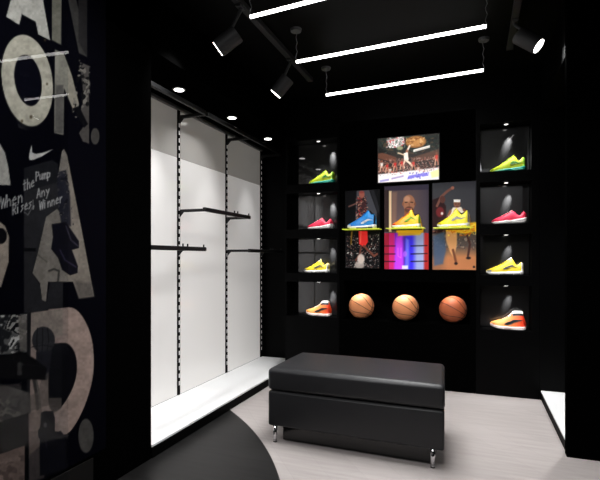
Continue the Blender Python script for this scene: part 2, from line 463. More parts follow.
# ------------------------------------------------------------------ left mural
HAND = {  # hand-drawn letter strokes in a unit box, y down
 'W': [[(0, 0), (.25, 1), (.5, .2), (.75, 1), (1, 0)]], 'h': [[(.1, 0), (.1, 1)], [(.1, .6), (.5, .4), (.7, .6), (.7, 1)]],
 'e': [[(.1, .65), (.7, .6), (.5, .35), (.1, .6), (.2, .95), (.7, .9)]], 'n': [[(.1, .4), (.1, 1)], [(.1, .6), (.5, .4), (.7, .6), (.7, 1)]],
 't': [[(.4, 0), (.4, 1), (.6, .95)], [(.1, .35), (.7, .3)]], 'P': [[(.15, 0), (.15, 1)], [(.15, .05), (.8, .1), (.8, .45), (.15, .55)]],
 'u': [[(.1, .4), (.15, .95), (.6, .9), (.7, .4)], [(.7, .4), (.72, 1)]], 'm': [[(.05, .4), (.05, 1)], [(.05, .55), (.3, .4), (.4, 1)], [(.4, .55), (.7, .4), (.85, 1)]],
 'p': [[(.1, .4), (.1, 1.3)], [(.1, .45), (.7, .5), (.6, .9), (.1, .95)]], 'R': [[(.1, 0), (.1, 1)], [(.1, 0), (.8, .1), (.7, .45), (.1, .55)], [(.35, .55), (.85, 1)]],
 'i': [[(.3, .4), (.3, 1)], [(.3, .18), (.34, .2)]], 's': [[(.7, .4), (.2, .45), (.6, .7), (.1, 1)]], 'S': [[(.8, .05), (.2, .1), (.2, .4), (.8, .6), (.7, 1), (.05, 1)]],
 'o': [[(.4, .4), (.1, .7), (.4, 1), (.7, .7), (.4, .4)]], ',': [[(.3, .9), (.15, 1.2)]], 'r': [[(.15, .4), (.15, 1)], [(.15, .6), (.6, .4)]],
 'y': [[(.1, .4), (.4, .8)], [(.75, .4), (.15, 1.35)]], 'A': [[(0, 1), (.4, 0), (.8, 1)], [(.15, .65), (.65, .65)]]}

def mural_paint(x, y):
    p = Paint(x, y, (2, 2, 8))
    n1 = vnoise(x, y, 7, 1); n2 = vnoise(x, y, 2.2, 2)
    def rnd(pts, it=2):
        for _ in range(it):
            pts = [q for a, b in zip(pts, pts[1:]+pts[:1]) for q in ((a[0]*.75+b[0]*.25, a[1]*.75+b[1]*.25), (a[0]*.25+b[0]*.75, a[1]*.25+b[1]*.75))]
        return pts
    def let(pts, c, a=1): p.poly(pts, c, .7, a)
    cream = (164, 158, 145)
    # upper letters: A then N
    let([(11.7, -3), (6.3, 16.7), (19.2, 24.7), (21.7, 14.2), (35.8, 21.7), (38.3, 34.2), (50, 40), (42.5, -3), (38, -50), (20, -50)], (172, 168, 158))
    let([(52, -60), (52, 40), (61, 44.7), (62, -60)], (104, 101, 90))
    let([(56, -60), (79, 53), (87, 57), (87, 40), (73.5, -10), (70, -60)], (52, 51, 50))
    let([(78.5, -60), (78.5, 42), (87, 57), (87.5, -60)], (36, 35, 36))
    # O N .
    p.ell(27.2, 80.5, 25.3, 45.7, (166, 160, 144), .7, shear=.10)
    p.ell(28, 80.5, 13.6, 25.6, (5, 5, 14), .7, shear=.12)
    let([(55, 49.3), (64, 54), (72, 76), (79, 104), (78, 109.5), (73, 109), (64, 88), (63.5, 135), (54.3, 133)], (128, 124, 113))
    p.poly([(56, 85), (63.5, 85), (63.5, 134), (54.5, 133)], (76, 73, 70), 2, .8)
    let([(80, 62), (89, 66), (89, 143.5), (83, 141.5), (79, 133), (84, 126), (80, 112), (84, 100)], (66, 63, 61))
    p.speck([(79, 60), (90, 60), (90, 104), (76, 118), (72, 112)], [(14, 14, 16), (110, 106, 100)], 5.1, 3, .45, .9)
    p.poly([(73, 108), (79, 106), (88, 124), (84, 128)], (8, 8, 12), 1)
    p.ell(95.2, 136.3, 4.3, 8.2, (62, 60, 58), .7)
    # stains on the upper letters
    for (cx, cy, r) in ((22, 121, 1.2), (45, 40, 1), (31, 117, 1.4), (47, 84, 1)): p.ell(cx, cy, r, r*1.4, (70, 58, 42), 1, .8)
    # left sliver letter beside
    let([(-14, 150), (0, 144), (5, 153), (8, 166), (10.6, 185), (-14, 185)], (150, 146, 138))
    let([(-14, 220), (0, 222), (5, 226), (9, 237), (8.5, 262), (1, 287), (-14, 292)], (140, 128, 116))
    p.ell(1, 236, 6, 8, (12, 11, 14), .8)
    # A of the middle row
    let([(64, 149), (67, 155), (81.7, 230), (94.2, 296.5), (79, 298.5), (73, 281.7), (48, 281.7), (46, 302), (42, 300), (40, 283), (32.5, 273), (38, 252),
         (44, 225), (47, 213), (57, 207), (59, 170), (62, 151)], (116, 109, 101))
    # grey collage block and script
    p.poly([(24, 188), (58, 172), (64, 188), (65, 218), (57, 209), (46, 217), (42, 235), (36, 258), (32, 273), (40, 285), (42, 300), (46.5, 302), (50, 282), (63, 282), (63, 312), (24, 313)], (36, 35, 37), .8)
    p.poly([(24, 168), (52, 160), (58, 164), (58, 182), (24, 192)], (25, 25, 28), .8)
    p.poly([(24, 248), (36, 248), (36, 251.5), (24, 251.5)], (9, 9, 12), .8)
    p.poly([(57, 172), (66, 170), (70, 196), (71, 226), (62, 228), (58, 205)], (30, 30, 38), 1.5, .95)
    p.speck([(56, 168), (67, 168), (74, 226), (60, 226)], [(70, 66, 64), (12, 12, 20), (96, 90, 84)], 5.44, 9, .55, .7)
    # dark shoe shape across the letter
    p.poly([(51.5, 224), (66, 222), (79, 241), (79, 248), (72, 250), (78, 266), (77.5, 273), (70, 275.5), (62, 270), (58, 258), (51, 249), (53, 237)], (15, 14, 22), .8)
    p.stroke([(66, 226), (71, 240), (78, 246)], 1, (74, 70, 82), .9, .7)
    p.stroke([(60, 250), (65, 260), (76, 267)], 1.2, (60, 54, 74), .9, .7)
    p.stroke([(37, 254), (42, 258), (47, 262)], 1, (70, 64, 58), 1, .7)
    p.stroke([(49, 271), (54, 269), (59, 271), (58, 281)], 2, (44, 42, 40), 1, .8)
    p.poly([(75, 281), (92, 283), (94.2, 296.5), (79, 298.5)], (66, 62, 60), 4, .6)
    # tick emblem
    let([(31.7, 145), (29.9, 151), (29.0, 157.5), (29.9, 160), (33.5, 159.8), (42, 156.2), (53, 149.3), (42.5, 152.9), (35, 153.9), (32.2, 152.3)], (176, 172, 166))
    # handwriting
    def word(s, x0, y0, w, h, sl, ink=(158, 155, 152)):
        for k, ch in enumerate(s):
            for st in HAND[ch]:
                p.stroke([(x0+(k+a)*w, y0+b*h+(k+a)*w*sl) for a, b in st], 1.05, ink, .8, .95)
    word('When', .5, 197, 5.8, 12, -.32); word('the', 23, 181, 4.0, 10, -.42); word('Pump', 35.5, 172, 3.9, 9, -.25)
    word('Rises,', 12.5, 205, 4.0, 10, -.38); word('Any', 37, 189, 4.4, 9, -.3); word('Winner', 39.5, 201, 4.0, 9, -.35)
    p.stroke([(24, 212), (28, 215), (33, 206), (33, 200)], .8, (130, 128, 126), .8, .7)
    # big D and full stop
    brown = (142, 124, 116)
    let(rnd([(40, 310), (63, 308), (73, 307), (82, 315), (90.5, 332), (94, 352), (93.5, 377), (86, 404), (75, 426), (65.6, 436), (56, 431), (45, 425)]), brown)
    let([(31, 313), (60, 309), (60, 431), (29, 431), (29, 372)], brown)
    p.poly([(31, 313), (63, 309), (63, 335), (31, 345)], (122, 116, 106), 2, .5)
    p.poly(rnd([(49, 344), (58, 343), (67, 342.5), (73, 348), (77, 359), (77, 375), (72, 391), (62, 407), (54, 413), (50, 408), (48, 400), (48, 360)]), (7, 7, 12), .8)
    p.poly([(49, 354), (55, 345), (62, 344), (62, 400), (50, 402)], (16, 16, 20), 1, .9)
    # ball held by a hand, arm
    p.ell(43.5, 340, 11.5, 13.5, (44, 43, 45), .8)
    for dx in (-6, -1, 4): p.stroke([(43.5+dx, 328), (44+dx*1.2, 340), (43+dx, 352)], .9, (18, 17, 20), .8, .9)
    p.stroke([(32, 347), (43, 345), (54, 347)], 1, (18, 17, 20), .8, .9)
    p.poly([(36, 352), (52, 350), (50, 368), (47, 380), (40, 380), (36, 366)], (30, 29, 34), 1)
    p.stroke([(33, 372), (37, 392), (39, 412)], 5, (56, 52, 50), 1)
    p.stroke([(36, 378), (39, 396), (40, 412)], 1, (126, 118, 110), 1, .8)
    p.poly([(49, 372), (49, 405), (29, 412), (29, 396), (38, 392), (42, 376)], (92, 84, 78), 1, .6)
    p.poly([(49, 398), (61.5, 398), (61.5, 408), (54, 413), (49, 408)], (88, 80, 74), 1, .85)
    # black and white action pictures
    q = [(-14, 316), (27, 314), (27, 352), (-14, 356)]
    p.poly(q, (30, 30, 32), .8)
    p.speck(q, [(150, 146, 140), (10, 10, 14), (96, 94, 92), (200, 196, 190)], 7.65, 21, .4, .9)
    p.poly([(18, 316), (27, 314), (27, 350), (20, 352)], (104, 98, 92), 1.5, .85)
    p.poly([(27, 313), (31, 312), (30, 430), (27, 430)], (28, 27, 29), .6, .9)
    p.poly([(-14, 356), (4, 356), (20, 351), (34, 358), (47, 368), (45, 380), (-14, 378)], (14, 13, 15), 1.2)
    p.poly([(-14, 385), (8, 386), (30, 393), (31, 413), (4, 420), (0, 424), (-14, 428)], (70, 67, 64), 1, .95)
    p.speck([(-14, 396), (20, 396), (20, 424), (-14, 428)], [(40, 38, 38), (104, 98, 92)], 6.8, 31, .45, .7)
    p.poly([(-14, 428), (4, 421), (28.5, 413), (28.5, 446), (-14, 458)], (6, 6, 10), .7)
    p.poly([(-14, 459), (24.5, 445.5), (24.5, 482), (-14, 500)], (118, 100, 92), .7)
    p.speck([(-14, 462), (24.5, 455), (24.5, 482), (-14, 500)], [(80, 66, 62), (138, 118, 108)], 10.2, 41, .4, .7)
    p.poly([(24.5, 440), (28.5, 438), (28.5, 482), (24.5, 486)], (6, 6, 9), .6)
    # dark head and shoulders over the D
    p.poly([(28.5, 414), (42, 408), (40, 446), (29, 458)], (120, 104, 96), 1, .85)
    p.poly([(29, 455), (40, 446), (46, 462), (44, 478), (29, 482)], (74, 66, 64), 1.2, .9)
    p.poly([(41, 413), (44.5, 411), (53, 411), (55, 418), (55, 432), (61, 431), (65, 436), (66, 470), (40, 476), (39.5, 452), (40, 440), (38, 436), (38, 430), (40, 428)], (11, 11, 19), .8)
    p.ell(45.3, 425, 1.6, 2.6, (86, 82, 88), 1.2, .75)
    p.stroke([(46, 440), (46.5, 448)], 1.2, (54, 50, 58), 1, .6)
    p.ell(86, 435.8, 7.6, 17, (66, 64, 62), .7)
    p.c *= (.90+.2*n1*.7+.14*(n2-.5))[:, None]
    return p.linear()

ml = thing('wall_mural', 'dark wall mural of huge cream letters over black and white sport pictures', 'mural', (XP+.002, 1.4, .2))
def mpos(u, v):
    return np.stack([np.full_like(u, XP+.002), .9+u*1.05, .205+(1-v)*2.5], 1)
M['mural_edge'] = M['black_matte']
# the sheet is wound so it faces the room
def mpos_f(u, v): return mpos(u, v)
grid('print', 270, 640, mpos_f, mural_paint, M['mural'], ml, (XP+.002, 1.4, .2))
gl = thing('glass_sheet', 'clear glass sheet standing in front of the left part of the mural', 'glass panel', (XP+.02, .9, 0))
child_box('pane', gl, [((XP+.014, .2, .03), (XP+.020, 1.69, 2.78))], M['glass'])
child_box('clamp_rail', gl, [((XP+.008, .2, 0), (XP+.026, 1.69, .03))], M['dark_metal'])

# ------------------------------------------------------------------ screen and posters
def tv_paint(x, y):
    # picture coordinates 0..1 from the slanted frame
    u = (x-378)/61.0; top = 138-3.5*u; v = (y-top)/44.8
    p = Paint(u*100, v*75, (42, 34, 30))
    R = lambda a, b, c, d: [(a, b), (c, b), (c, d), (a, d)]
    p.poly(R(0, 0, 100, 24), (30, 38, 34), 6)
    p.speck(R(0, 0, 100, 30), [(60, 74, 62), (26, 24, 24), (84, 66, 48)], 6, 3, .45, .7)
    p.poly([(0, 22), (30, 34), (30, 44), (0, 34)], (112, 66, 48), 2, .8)
    p.poly([(56, 36), (100, 24), (100, 40), (56, 44)], (104, 68, 52), 2, .7)
    p.poly([(0, 14), (16, 24), (0, 26)], (20, 20, 18), 2)
    p.speck(R(0, 36, 100, 60), [(190, 120, 104), (70, 40, 36), (220, 176, 160), (140, 70, 60)], 3.6, 8, .3, .6, .35)
    p.ell(62, 10, 17, 10, (150, 100, 54), 1.5); p.ell(62, 10, 14, 7.5, (190, 134, 76), 1.5)
    p.speck(R(46, 2, 78, 19), [(120, 70, 34), (226, 178, 120)], 4, 12, .5, .8)
    p.poly([(14, 4), (42, 0), (44, 12), (32, 18), (18, 14)], (206, 190, 186), 2, .9)
    p.speck(R(13, 0, 44, 18), [(190, 60, 60), (250, 244, 240), (90, 110, 96)], 4, 15, .4, .9)
    p.poly([(58, 23), (85, 17), (85, 21), (58, 27)], (246, 240, 230), 1)
    p.stroke([(60, 25), (84, 19.5)], 1, (120, 90, 80), .8, .5)
    p.ell(36, 19, 5, 3, (170, 170, 130), 2, .8)
    # leaping player in white
    p.stroke([(52, 16), (48, 24), (46, 30)], 3, (236, 210, 190), 1); p.ell(47.5, 24.5, 2, 2.4, (150, 96, 74), 1)
    p.poly([(42, 28), (49, 27), (50, 40), (43, 42)], (244, 232, 220), 1)
    p.stroke([(43, 31), (36, 28), (33, 27)], 2, (220, 190, 160), 1)
    p.stroke([(46, 40), (52, 45), (56, 50)], 3.4, (240, 214, 190), 1); p.stroke([(44, 41), (41, 48), (43, 52)], 3, (226, 190, 164), 1)
    # players on court
    for (cx, cy, h, c) in ((6, 47, 20, (236, 222, 210)), (15, 50, 18, (196, 52, 46)), (28, 48, 19, (206, 44, 40)), (39, 46, 18, (204, 50, 44)), (58, 48, 17, (206, 58, 50)), (96, 40, 24, (208, 60, 48)), (20, 56, 12, (232, 214, 200)), (66, 56, 12, (224, 190, 176))):
        p.ell(cx, cy-h*.36, 1.8, 2.4, (120, 72, 54), 1); p.poly([(cx-2.4, cy-h*.24), (cx+2.2, cy-h*.26), (cx+2.2, cy-h*.02), (cx+2.8, cy+h*.16), (cx-2.8, cy+h*.16), (cx-1.9, cy-h*.02)], c, 1.6, .92)
        p.stroke([(cx-1.5, cy+h*.05), (cx-2.6, cy+h*.45)], 2, (200, 150, 124), 1); p.stroke([(cx+1.5, cy+h*.05), (cx+2.8, cy+h*.42)], 2, (170, 110, 90), 1)
        p.stroke([(cx-3, cy-h*.18), (cx-4.6, cy+h*.06)], 1.4, (190, 130, 104), 1)
    p.poly([(0, 61), (100, 55), (100, 76), (0, 76)], (240, 234, 232), 2)
    p.speck([(0, 56), (100, 53), (100, 60), (0, 64)], [(70, 40, 36), (230, 200, 190), (190, 70, 60)], 3, 17, .5, .7)
    p.poly([(3, 71), (18, 69), (18, 72.5), (3, 74.5)], (150, 140, 206), 1, .8); p.poly([(22, 68), (42, 64.5), (42, 67.5), (22, 71)], (150, 130, 190), 1, .7)
    p.poly([(50, 66), (84, 62), (82, 68), (48, 72)], (120, 112, 220), 1.5, .9); p.speck(R(48, 61, 84, 72), [(250, 248, 250), (70, 66, 190)], 3.5, 23, .5, .7)
    p.poly([(86, 62), (100, 58), (100, 70), (88, 72)], (232, 232, 150), 2, .8)
    return p.linear()

def wallsheet(pts, Y):
    """bilinear patch through four picture corners standing on the plane y=Y (TL,TR,BR,BL)"""
    c = [np.array(on_y(a, b, Y)) for a, b in pts]
    x0 = (c[0][0]+c[3][0])/2; x1 = (c[1][0]+c[2][0])/2; z1 = (c[0][2]+c[1][2])/2; z0 = (c[2][2]+c[3][2])/2
    return x0, x1, z0, z1

YT = YD-.035
x0, x1, z0, z1 = wallsheet([(378, 138), (439, 134.5), (439, 179), (378, 183)], YT)
tv = thing('television', 'wall mounted screen showing a bright basketball game above the posters', 'screen', ((x0+x1)/2, YD, z0))
child_box('housing', tv, [((x0-.008, YT+.002, z0-.008), (x1+.008, YD-.001, z1+.008))], M['tv_body'], .002)
grid('picture', 140, 110, lambda u, v: np.stack([x0+u*(x1-x0), np.full_like(u, YT), z1-v*(z1-z0)], 1), tv_paint, M['tv'], tv, tuple(tv.location))

def poster1(x, y):
    p = Paint(x, y, (5, 5, 7))
    p.poly([(357, 184), (367, 184), (377, 212), (376, 229), (355, 229)], (66, 66, 72), 1)
    p.poly([(368, 184), (372, 184), (380, 210), (378, 214)], (30, 30, 34), 1)
    p.stroke([(360, 201), (355, 204), (349, 206.5)], 1.6, (96, 66, 60), .8)
    p.poly([(357.5, 198), (366, 198), (367, 212), (366, 226), (357, 226)], (58, 34, 36), 1)
    p.speck([(356, 196), (368, 196), (368, 228), (356, 228)], [(160, 60, 54), (30, 20, 22), (176, 130, 110)], 2.2, 4, .45, .9)
    p.ell(361.8, 194.5, 2.8, 3.5, (150, 84, 70), .8); p.ell(361.5, 192.2, 2.6, 1.2, (140, 60, 54), .8)
    p.speck([(346, 236), (379, 234), (379, 270), (346, 270)], [(200, 194, 188), (30, 26, 28), (120, 84, 76), (70, 66, 70)], 1.7, 14, .56, .85)
    p.poly([(358.5, 227), (367.2, 227), (368, 242), (364, 247.5), (359, 244)], (222, 44, 44), .8)
    p.stroke([(361, 230), (360.4, 243)], .8, (250, 130, 110), .8, .7)
    p.stroke([(364, 246), (369, 251), (374, 256), (377, 254)], 2.2, (104, 58, 46), .8); p.stroke([(361, 246), (360, 254), (356, 260)], 2, (90, 52, 44), .8)
    p.stroke([(352, 230), (351, 244)], 1.6, (176, 130, 40), 1, .6)
    p.ell(361, 259, 3.6, 5, (206, 190, 180), 1.4, .9); p.ell(359.5, 265, 5, 4, (180, 168, 160), 1.6, .8)
    p.c *= np.where(y > 183, 1, .3)[:, None]
    return p.linear()

def poster2(x, y):
    p = Paint(x, y, (84, 70, 72))
    p.poly([(384, 182), (430, 182), (430, 189.5), (384, 191)], (50, 42, 58), 1)
    p.mix(np.clip((x-414)/16, 0, 1)*.6, (44, 42, 62))
    p.poly([(384, 190), (389, 190), (389, 232), (384, 232)], (48, 34, 34), .8)
    p.poly([(389, 191), (391.6, 191), (391.6, 232), (389, 232)], (216, 190, 150), .7)
    p.poly([(391.6, 192), (397, 192), (396, 228), (391.6, 230)], (126, 96, 84), 2, .8)
    # shoulders, neck and bald head of a generic man
    p.poly([(396, 234), (397, 222), (402, 217), (415, 216.5), (421, 221), (424, 234)], (208, 148, 30), 1)
    p.poly([(404.5, 209), (413.5, 209), (414, 218), (404, 218)], (120, 74, 52), .8)
    p.ell(409, 203.2, 6, 8.4, (152, 102, 76), .8); p.ell(407, 199, 3.2, 3, (196, 146, 116), 1.6, .7)
    p.ell(409, 209.6, 4.2, 3.2, (78, 48, 38), 1, .9); p.stroke([(406.8, 208.6), (411.4, 208.6)], .9, (150, 84, 72), .7)
    p.stroke([(405.2, 202.4), (407.2, 202.2)], .9, (30, 20, 18), .7); p.stroke([(410.8, 202.2), (412.8, 202.4)], .9, (30, 20, 18), .7)
    p.stroke([(409, 203), (409.4, 206)], .8, (120, 76, 58), .8); p.ell(403, 204, .9, 1.8, (132, 84, 62), .6); p.ell(415, 204, .9, 1.8, (112, 70, 54), .6)
    # stepped colour bars below
    p.poly([(384, 233), (430, 233), (430, 272), (384, 272)], (70, 40, 150), 1)
    p.mix(np.clip((234.5-np.abs(y-234))*0+((y > 233) & (x < 395)), 0, 1), (196, 36, 110))
    p.mix(((y > 233) & (x < 389)).astype(float), (150, 26, 50))
    p.mix(np.clip((x-393)/4, 0, 1)*np.clip((405-x)/4, 0, 1)*(y > 233), (150, 40, 214))
    p.mix(np.clip((x-403)/5, 0, 1)*(y > 233), (58, 46, 226))
    p.mix(np.clip((x-412)/5, 0, 1)*(y > 233), (150, 160, 206))
    p.mix(np.clip((x-423)/2, 0, 1)*(y > 233), (170, 40, 40))
    p.poly([(396, 238), (402, 236), (404, 270), (394, 270)], (206, 70, 240), 2.5, .7)
    p.poly([(406, 238), (409, 240), (409, 270), (405, 270)], (120, 130, 250), 2, .7)
    for k, yy in enumerate((246, 254, 261.5)):
        p.stroke([(384, yy), (395, yy)], 1, (20, 10, 22), .7, .9); p.stroke([(411, yy), (427, yy-.4)], 1.1, (20, 14, 26), .7, .9)
    p.stroke([(398, 248), (398, 256), (401, 258), (401, 248)], .7, (236, 120, 250), .7, .7); p.ell(405, 254, 1.8, 3, (200, 110, 250), 1, .6)
    p.poly([(397, 229), (424, 229), (420, 235), (398, 236)], (226, 170, 34), 1.5, .9)
    p.poly([(402, 265.5), (408, 265.5), (408, 269), (402, 269)], (226, 226, 250), .8, .9)
    return p.linear()

def poster3(x, y):
    p = Paint(x, y, (58, 58, 62))
    p.mix(np.clip((190-y)/10, 0, 1), (44, 44, 50))
    p.poly([(432, 200), (440, 197), (446, 206), (447, 232), (432, 234)], (42, 22, 24), 1.2)
    p.stroke([(437, 206), (441, 197), (447, 191.5), (453, 187.5)], 2.4, (112, 72, 62), .9)
    p.ell(442.5, 199.5, 2.8, 3.6, (84, 50, 44), .9); p.ell(440, 212, 4, 5, (120, 36, 40), 1.4, .8); p.ell(442, 213.5, 1.2, 1.4, (206, 196, 196), .8)
    p.ell(452.5, 188, 1.6, 1.6, (150, 96, 78), .8)
    p.poly([(449.5, 213), (453, 207.5), (461, 207), (466, 214), (465, 230), (449, 230)], (212, 200, 186), .9)
    p.stroke([(450.5, 211), (447.5, 218), (447, 226)], 2.4, (128, 82, 62), .9); p.stroke([(464, 210), (468.5, 216), (470, 226)], 2.6, (118, 72, 54), .9)
    p.ell(457, 203.6, 3.3, 4.3, (128, 84, 66), .8); p.poly([(453.6, 199.5), (460.4, 199.5), (460.2, 202.2), (453.8, 202.2)], (236, 232, 226), .7)
    p.stroke([(455.4, 204), (456.3, 204)], .7, (30, 20, 18), .6); p.stroke([(458, 204), (459, 204)], .7, (30, 20, 18), .6); p.stroke([(456.2, 206.3), (458.4, 206.3)], .6, (70, 30, 28), .6)
    p.poly([(432, 234), (478, 234), (478, 272), (432, 272)], (84, 74, 70), 2)
    p.speck([(432, 228), (478, 228), (478, 250), (432, 250)], [(120, 80, 66), (50, 50, 58), (150, 130, 116)], 3, 6, .5, .8)
    p.mix(np.clip((y-246)/12, 0, 1)*np.clip((x-440)/8, 0, 1), (186, 122, 76))
    p.mix(np.clip((y-254)/6, 0, 1)*.7, (176, 112, 74))
    p.poly([(433, 236), (444, 232), (446, 250), (443, 264), (434, 266)], (66, 84, 112), 2, .85)
    p.poly([(446, 227), (457, 228), (457, 244), (454, 258), (450, 252), (446, 240)], (206, 148, 98), 1.2)
    p.stroke([(453, 250), (455, 258), (456, 262)], 2.4, (110, 64, 46), .9); p.ell(456, 263.5, 1.8, 1.4, (40, 26, 26), .8)
    p.stroke([(466, 232), (470, 244), (468, 256)], 2.2, (70, 44, 40), .9); p.ell(468.5, 258, 2.4, 1.4, (36, 28, 30), .8)
    p.poly([(446, 225), (477, 222), (478, 231), (466, 234), (446, 231)], (240, 184, 40), 2, .95)
    p.speck([(448, 224), (477, 224), (477, 236), (448, 236)], [(250, 220, 90), (200, 110, 30)], 3, 19, .5, .8)
    p.poly([(475.5, 182), (478, 182), (478, 222), (475.5, 222)], (36, 36, 40), .6)
    p.ell(474, 267, 1.2, 1.2, (30, 30, 34), .6)
    return p.linear()

YP = YD-.014
for pts, fn, label in (([(345.5, 192), (379.5, 189), (379.5, 268.5), (345.5, 267.5)], poster1, 'dark poster of a player in red shorts behind the blue shoe'),
                       ([(384.5, 187), (428.5, 184), (428.5, 269.5), (384.5, 269)], poster2, 'poster of a bald man above purple and blue stripes, middle of the row'),
                       ([(432.5, 183.5), (476, 181), (476, 270), (432.5, 269.5)], poster3, 'poster of a player with white headband and a raised arm, right of the row')):
    a0, a1, b0, b1 = wallsheet(pts, YP)
    t = thing('poster', label, 'poster', ((a0+a1)/2, YD, b0), None)
    child_box('mounting_board', t, [((a0-.004, YP+.001, b0-.004), (a1+.004, YD-.0005, b1+.004))], M['tv_body'], .001)
    grid('print', 110, 190, lambda u, v: np.stack([a0+u*(a1-a0), np.full_like(u, YP), b1-v*(b1-b0)], 1), fn, M['poster'], t, tuple(t.location))

# ------------------------------------------------------------------ shoes
def interp(prof, x):
    for (a, fa), (b, fb) in zip(prof[:-1], prof[1:]):
        if x <= b:
            t = (x-a)/(b-a) if b > a else 0
            t = t*t*(3-2*t)*.5+t*.5
            return fa+(fb-fa)*t
    return prof[-1][1]

def shoe(name, label, P, loc, cat='shoe', group=None):
    """toe towards -x; heights and stations are fractions of the length"""
    L = P['L']
    t = thing(name, label, cat, loc, group)
    X = lambda s: (s-.5)*L
    wid = lambda s: L*.19*max(.02, (math.sin(PI*min(1, (s/.36))**.62*.5) if s < .36 else 1-.34*math.exp(-((s-.60)/.16)**2)*.55-.22*max(0, (s-.78)/.22)**2))
    def endw(s):
        w = wid(s)
        if s > .93: w *= math.sqrt(max(.03, 1-((s-.93)/.072)**2))
        return w
    bot = lambda s: L*interp(P['bot'], s)
    mid = lambda s: L*interp(P['mid'], s)
    top = lambda s: L*interp(P['top'], s)
    st = [0, .008, .025, .05, .085, .13]+[.18+.82*k/24 for k in range(25)]
    # sole: closed loft with a flared edge
    bm = bmesh.new(); rings = []
    for s in st:
        w = endw(s)*1.05+.002; b = bot(s); m = mid(s); h = m-b
        ring = [(-w*.9, b), (-w*1.06, b+h*.3), (-w*1.04, b+h*.7), (-w, m), (w, m), (w*1.04, b+h*.7), (w*1.06, b+h*.3), (w*.9, b)]
        rings.append([bm.verts.new((X(s), y, z)) for y, z in ring])
    for A, B in zip(rings[:-1], rings[1:]):
        for k in range(8): bm.faces.new((A[k], B[k], B[(k+1) % 8], A[(k+1) % 8]))
    bm.faces.new(rings[0]); bm.faces.new(rings[-1][::-1])
    bmesh.ops.recalc_face_normals(bm, faces=bm.faces)
    so = link('sole', bm, P['m_sole'], t, True)
    # outsole tread, a darker band under the heel and forefoot
    if P.get('m_tread'):
        bm = bmesh.new()
        for s0, s1 in P.get('tread', ((.12, .42), (.6, .97))):
            rr = []
            for k in range(9):
                s = s0+(s1-s0)*k/8; w = endw(s)*1.05+.0035; b = bot(s); h = mid(s)-b
                rr.append([bm.verts.new((X(s), y, z)) for y, z in ((-w*.93, b-.0008), (-w*1.075, b+h*.22), (-w*1.06, b+h*.42), (w*1.06, b+h*.42), (w*1.075, b+h*.22), (w*.93, b-.0008))])
            for A, B in zip(rr[:-1], rr[1:]):
                for k in range(6): bm.faces.new((A[k], B[k], B[(k+1) % 6], A[(k+1) % 6]))
            bm.faces.new(rr[0]); bm.faces.new(rr[-1][::-1])
        bmesh.ops.recalc_face_normals(bm, faces=bm.faces)
        link('tread', bm, P['m_tread'], so, True)
    # upper: domed loft
    NU = 17; bm = bmesh.new(); rings = []
    us = [PI*k/(NU-1) for k in range(NU)]
    def sec(s, u, grow=0.0):
        w = endw(s)*(.97)+grow; m = mid(s)-.002; h = max(.002, top(s)-m)+grow
        ca, sa = math.cos(u), math.sin(u)
        tall = min(1, h/(L*.42))
        ex = .55+.75*tall*0.35
        y = w*math.copysign(abs(ca)**ex, ca)*(1-.20*tall*sa)
        return Vector((X(s), -y, m+h*abs(sa)**.85))
    for s in st: rings.append([bm.verts.new(sec(s, u)) for u in us])
    for A, B in zip(rings[:-1], rings[1:]):
        for k in range(NU-1): bm.faces.new((A[k], A[k+1], B[k+1], B[k]))
    bm.faces.new(rings[0][::-1]); bm.faces.new(rings[-1])
    bmesh.ops.recalc_face_normals(bm, faces=bm.faces)
    up = link('upper', bm, P['m_upper'], t, True)
    def patch(pname, s0, s1, u0, u1, m, grow, parent, ns=8, nu=8, both=False):
        for mirror in ((False, True) if both else (False,)):
            bm = bmesh.new(); V = []
            for i in range(ns+1):
                s = s0(0)+(s1(0)-s0(0))*i/ns if callable(s0) else s0+(s1-s0)*i/ns
                a = u0(s) if callable(u0) else u0; b = u1(s) if callable(u1) else u1
                row = []
                for k in range(nu+1):
                    u = a+(b-a)*k/nu
                    if mirror: u = PI-u
                    row.append(bm.verts.new(sec(s, u, grow)))
                V.append(row)
            for i in range(ns):
                for k in range(nu): bm.faces.new((V[i][k], V[i][k+1], V[i+1][k+1], V[i+1][k]))
            bmesh.ops.solidify(bm, geom=bm.faces[:], thickness=.0012)
            bmesh.ops.recalc_face_normals(bm, faces=bm.faces)
            link(pname, bm, m, parent, True)
    c0, c1 = P['collar']
    # opening lining sits in the dip behind the tongue
    patch('lining', c0, c1, lambda s: PI*.5-.62*max(0, math.sin(PI*(s-c0)/(c1-c0)))**.6-.02, lambda s: PI*.5+.62*max(0, math.sin(PI*(s-c0)/(c1-c0)))**.6+.02, P['m_lining'], .0012, up, 10, 8)
    # tongue rising in front of the collar
    tp = P['tongue']
    patch('tongue', tp[0], tp[1], PI*.5-.42, PI*.5+.42, P['m_tongue'], P.get('tongue_g', .006), up)
    # toe bumper
    patch('toe_cap', .012, .14, .0, lambda s: .75-.3*s/.14, P['m_toe'], .0012, up, 8, 6, both=True)
    # heel counter
    patch('heel_counter', P.get('heel', .88), .985, .05, P.get('heel_u', 1.15), P['m_heel'], .0016, up, 6, 8, both=True)
    if P.get('laces', True):
        bm = bmesh.new(); l0, l1 = P['lace']
        for i in range(5):
            s = l0+(l1-l0)*i/4
            tube(bm, [sec(s+.012*math.cos(k), PI*.5-.62+1.24*k/6, .004) for k in range(7)], .0022, 6)
        link('laces', bm, P['m_lace'], up, True)
    # side sweep emblem on both flanks
    sw = P.get('swoosh')
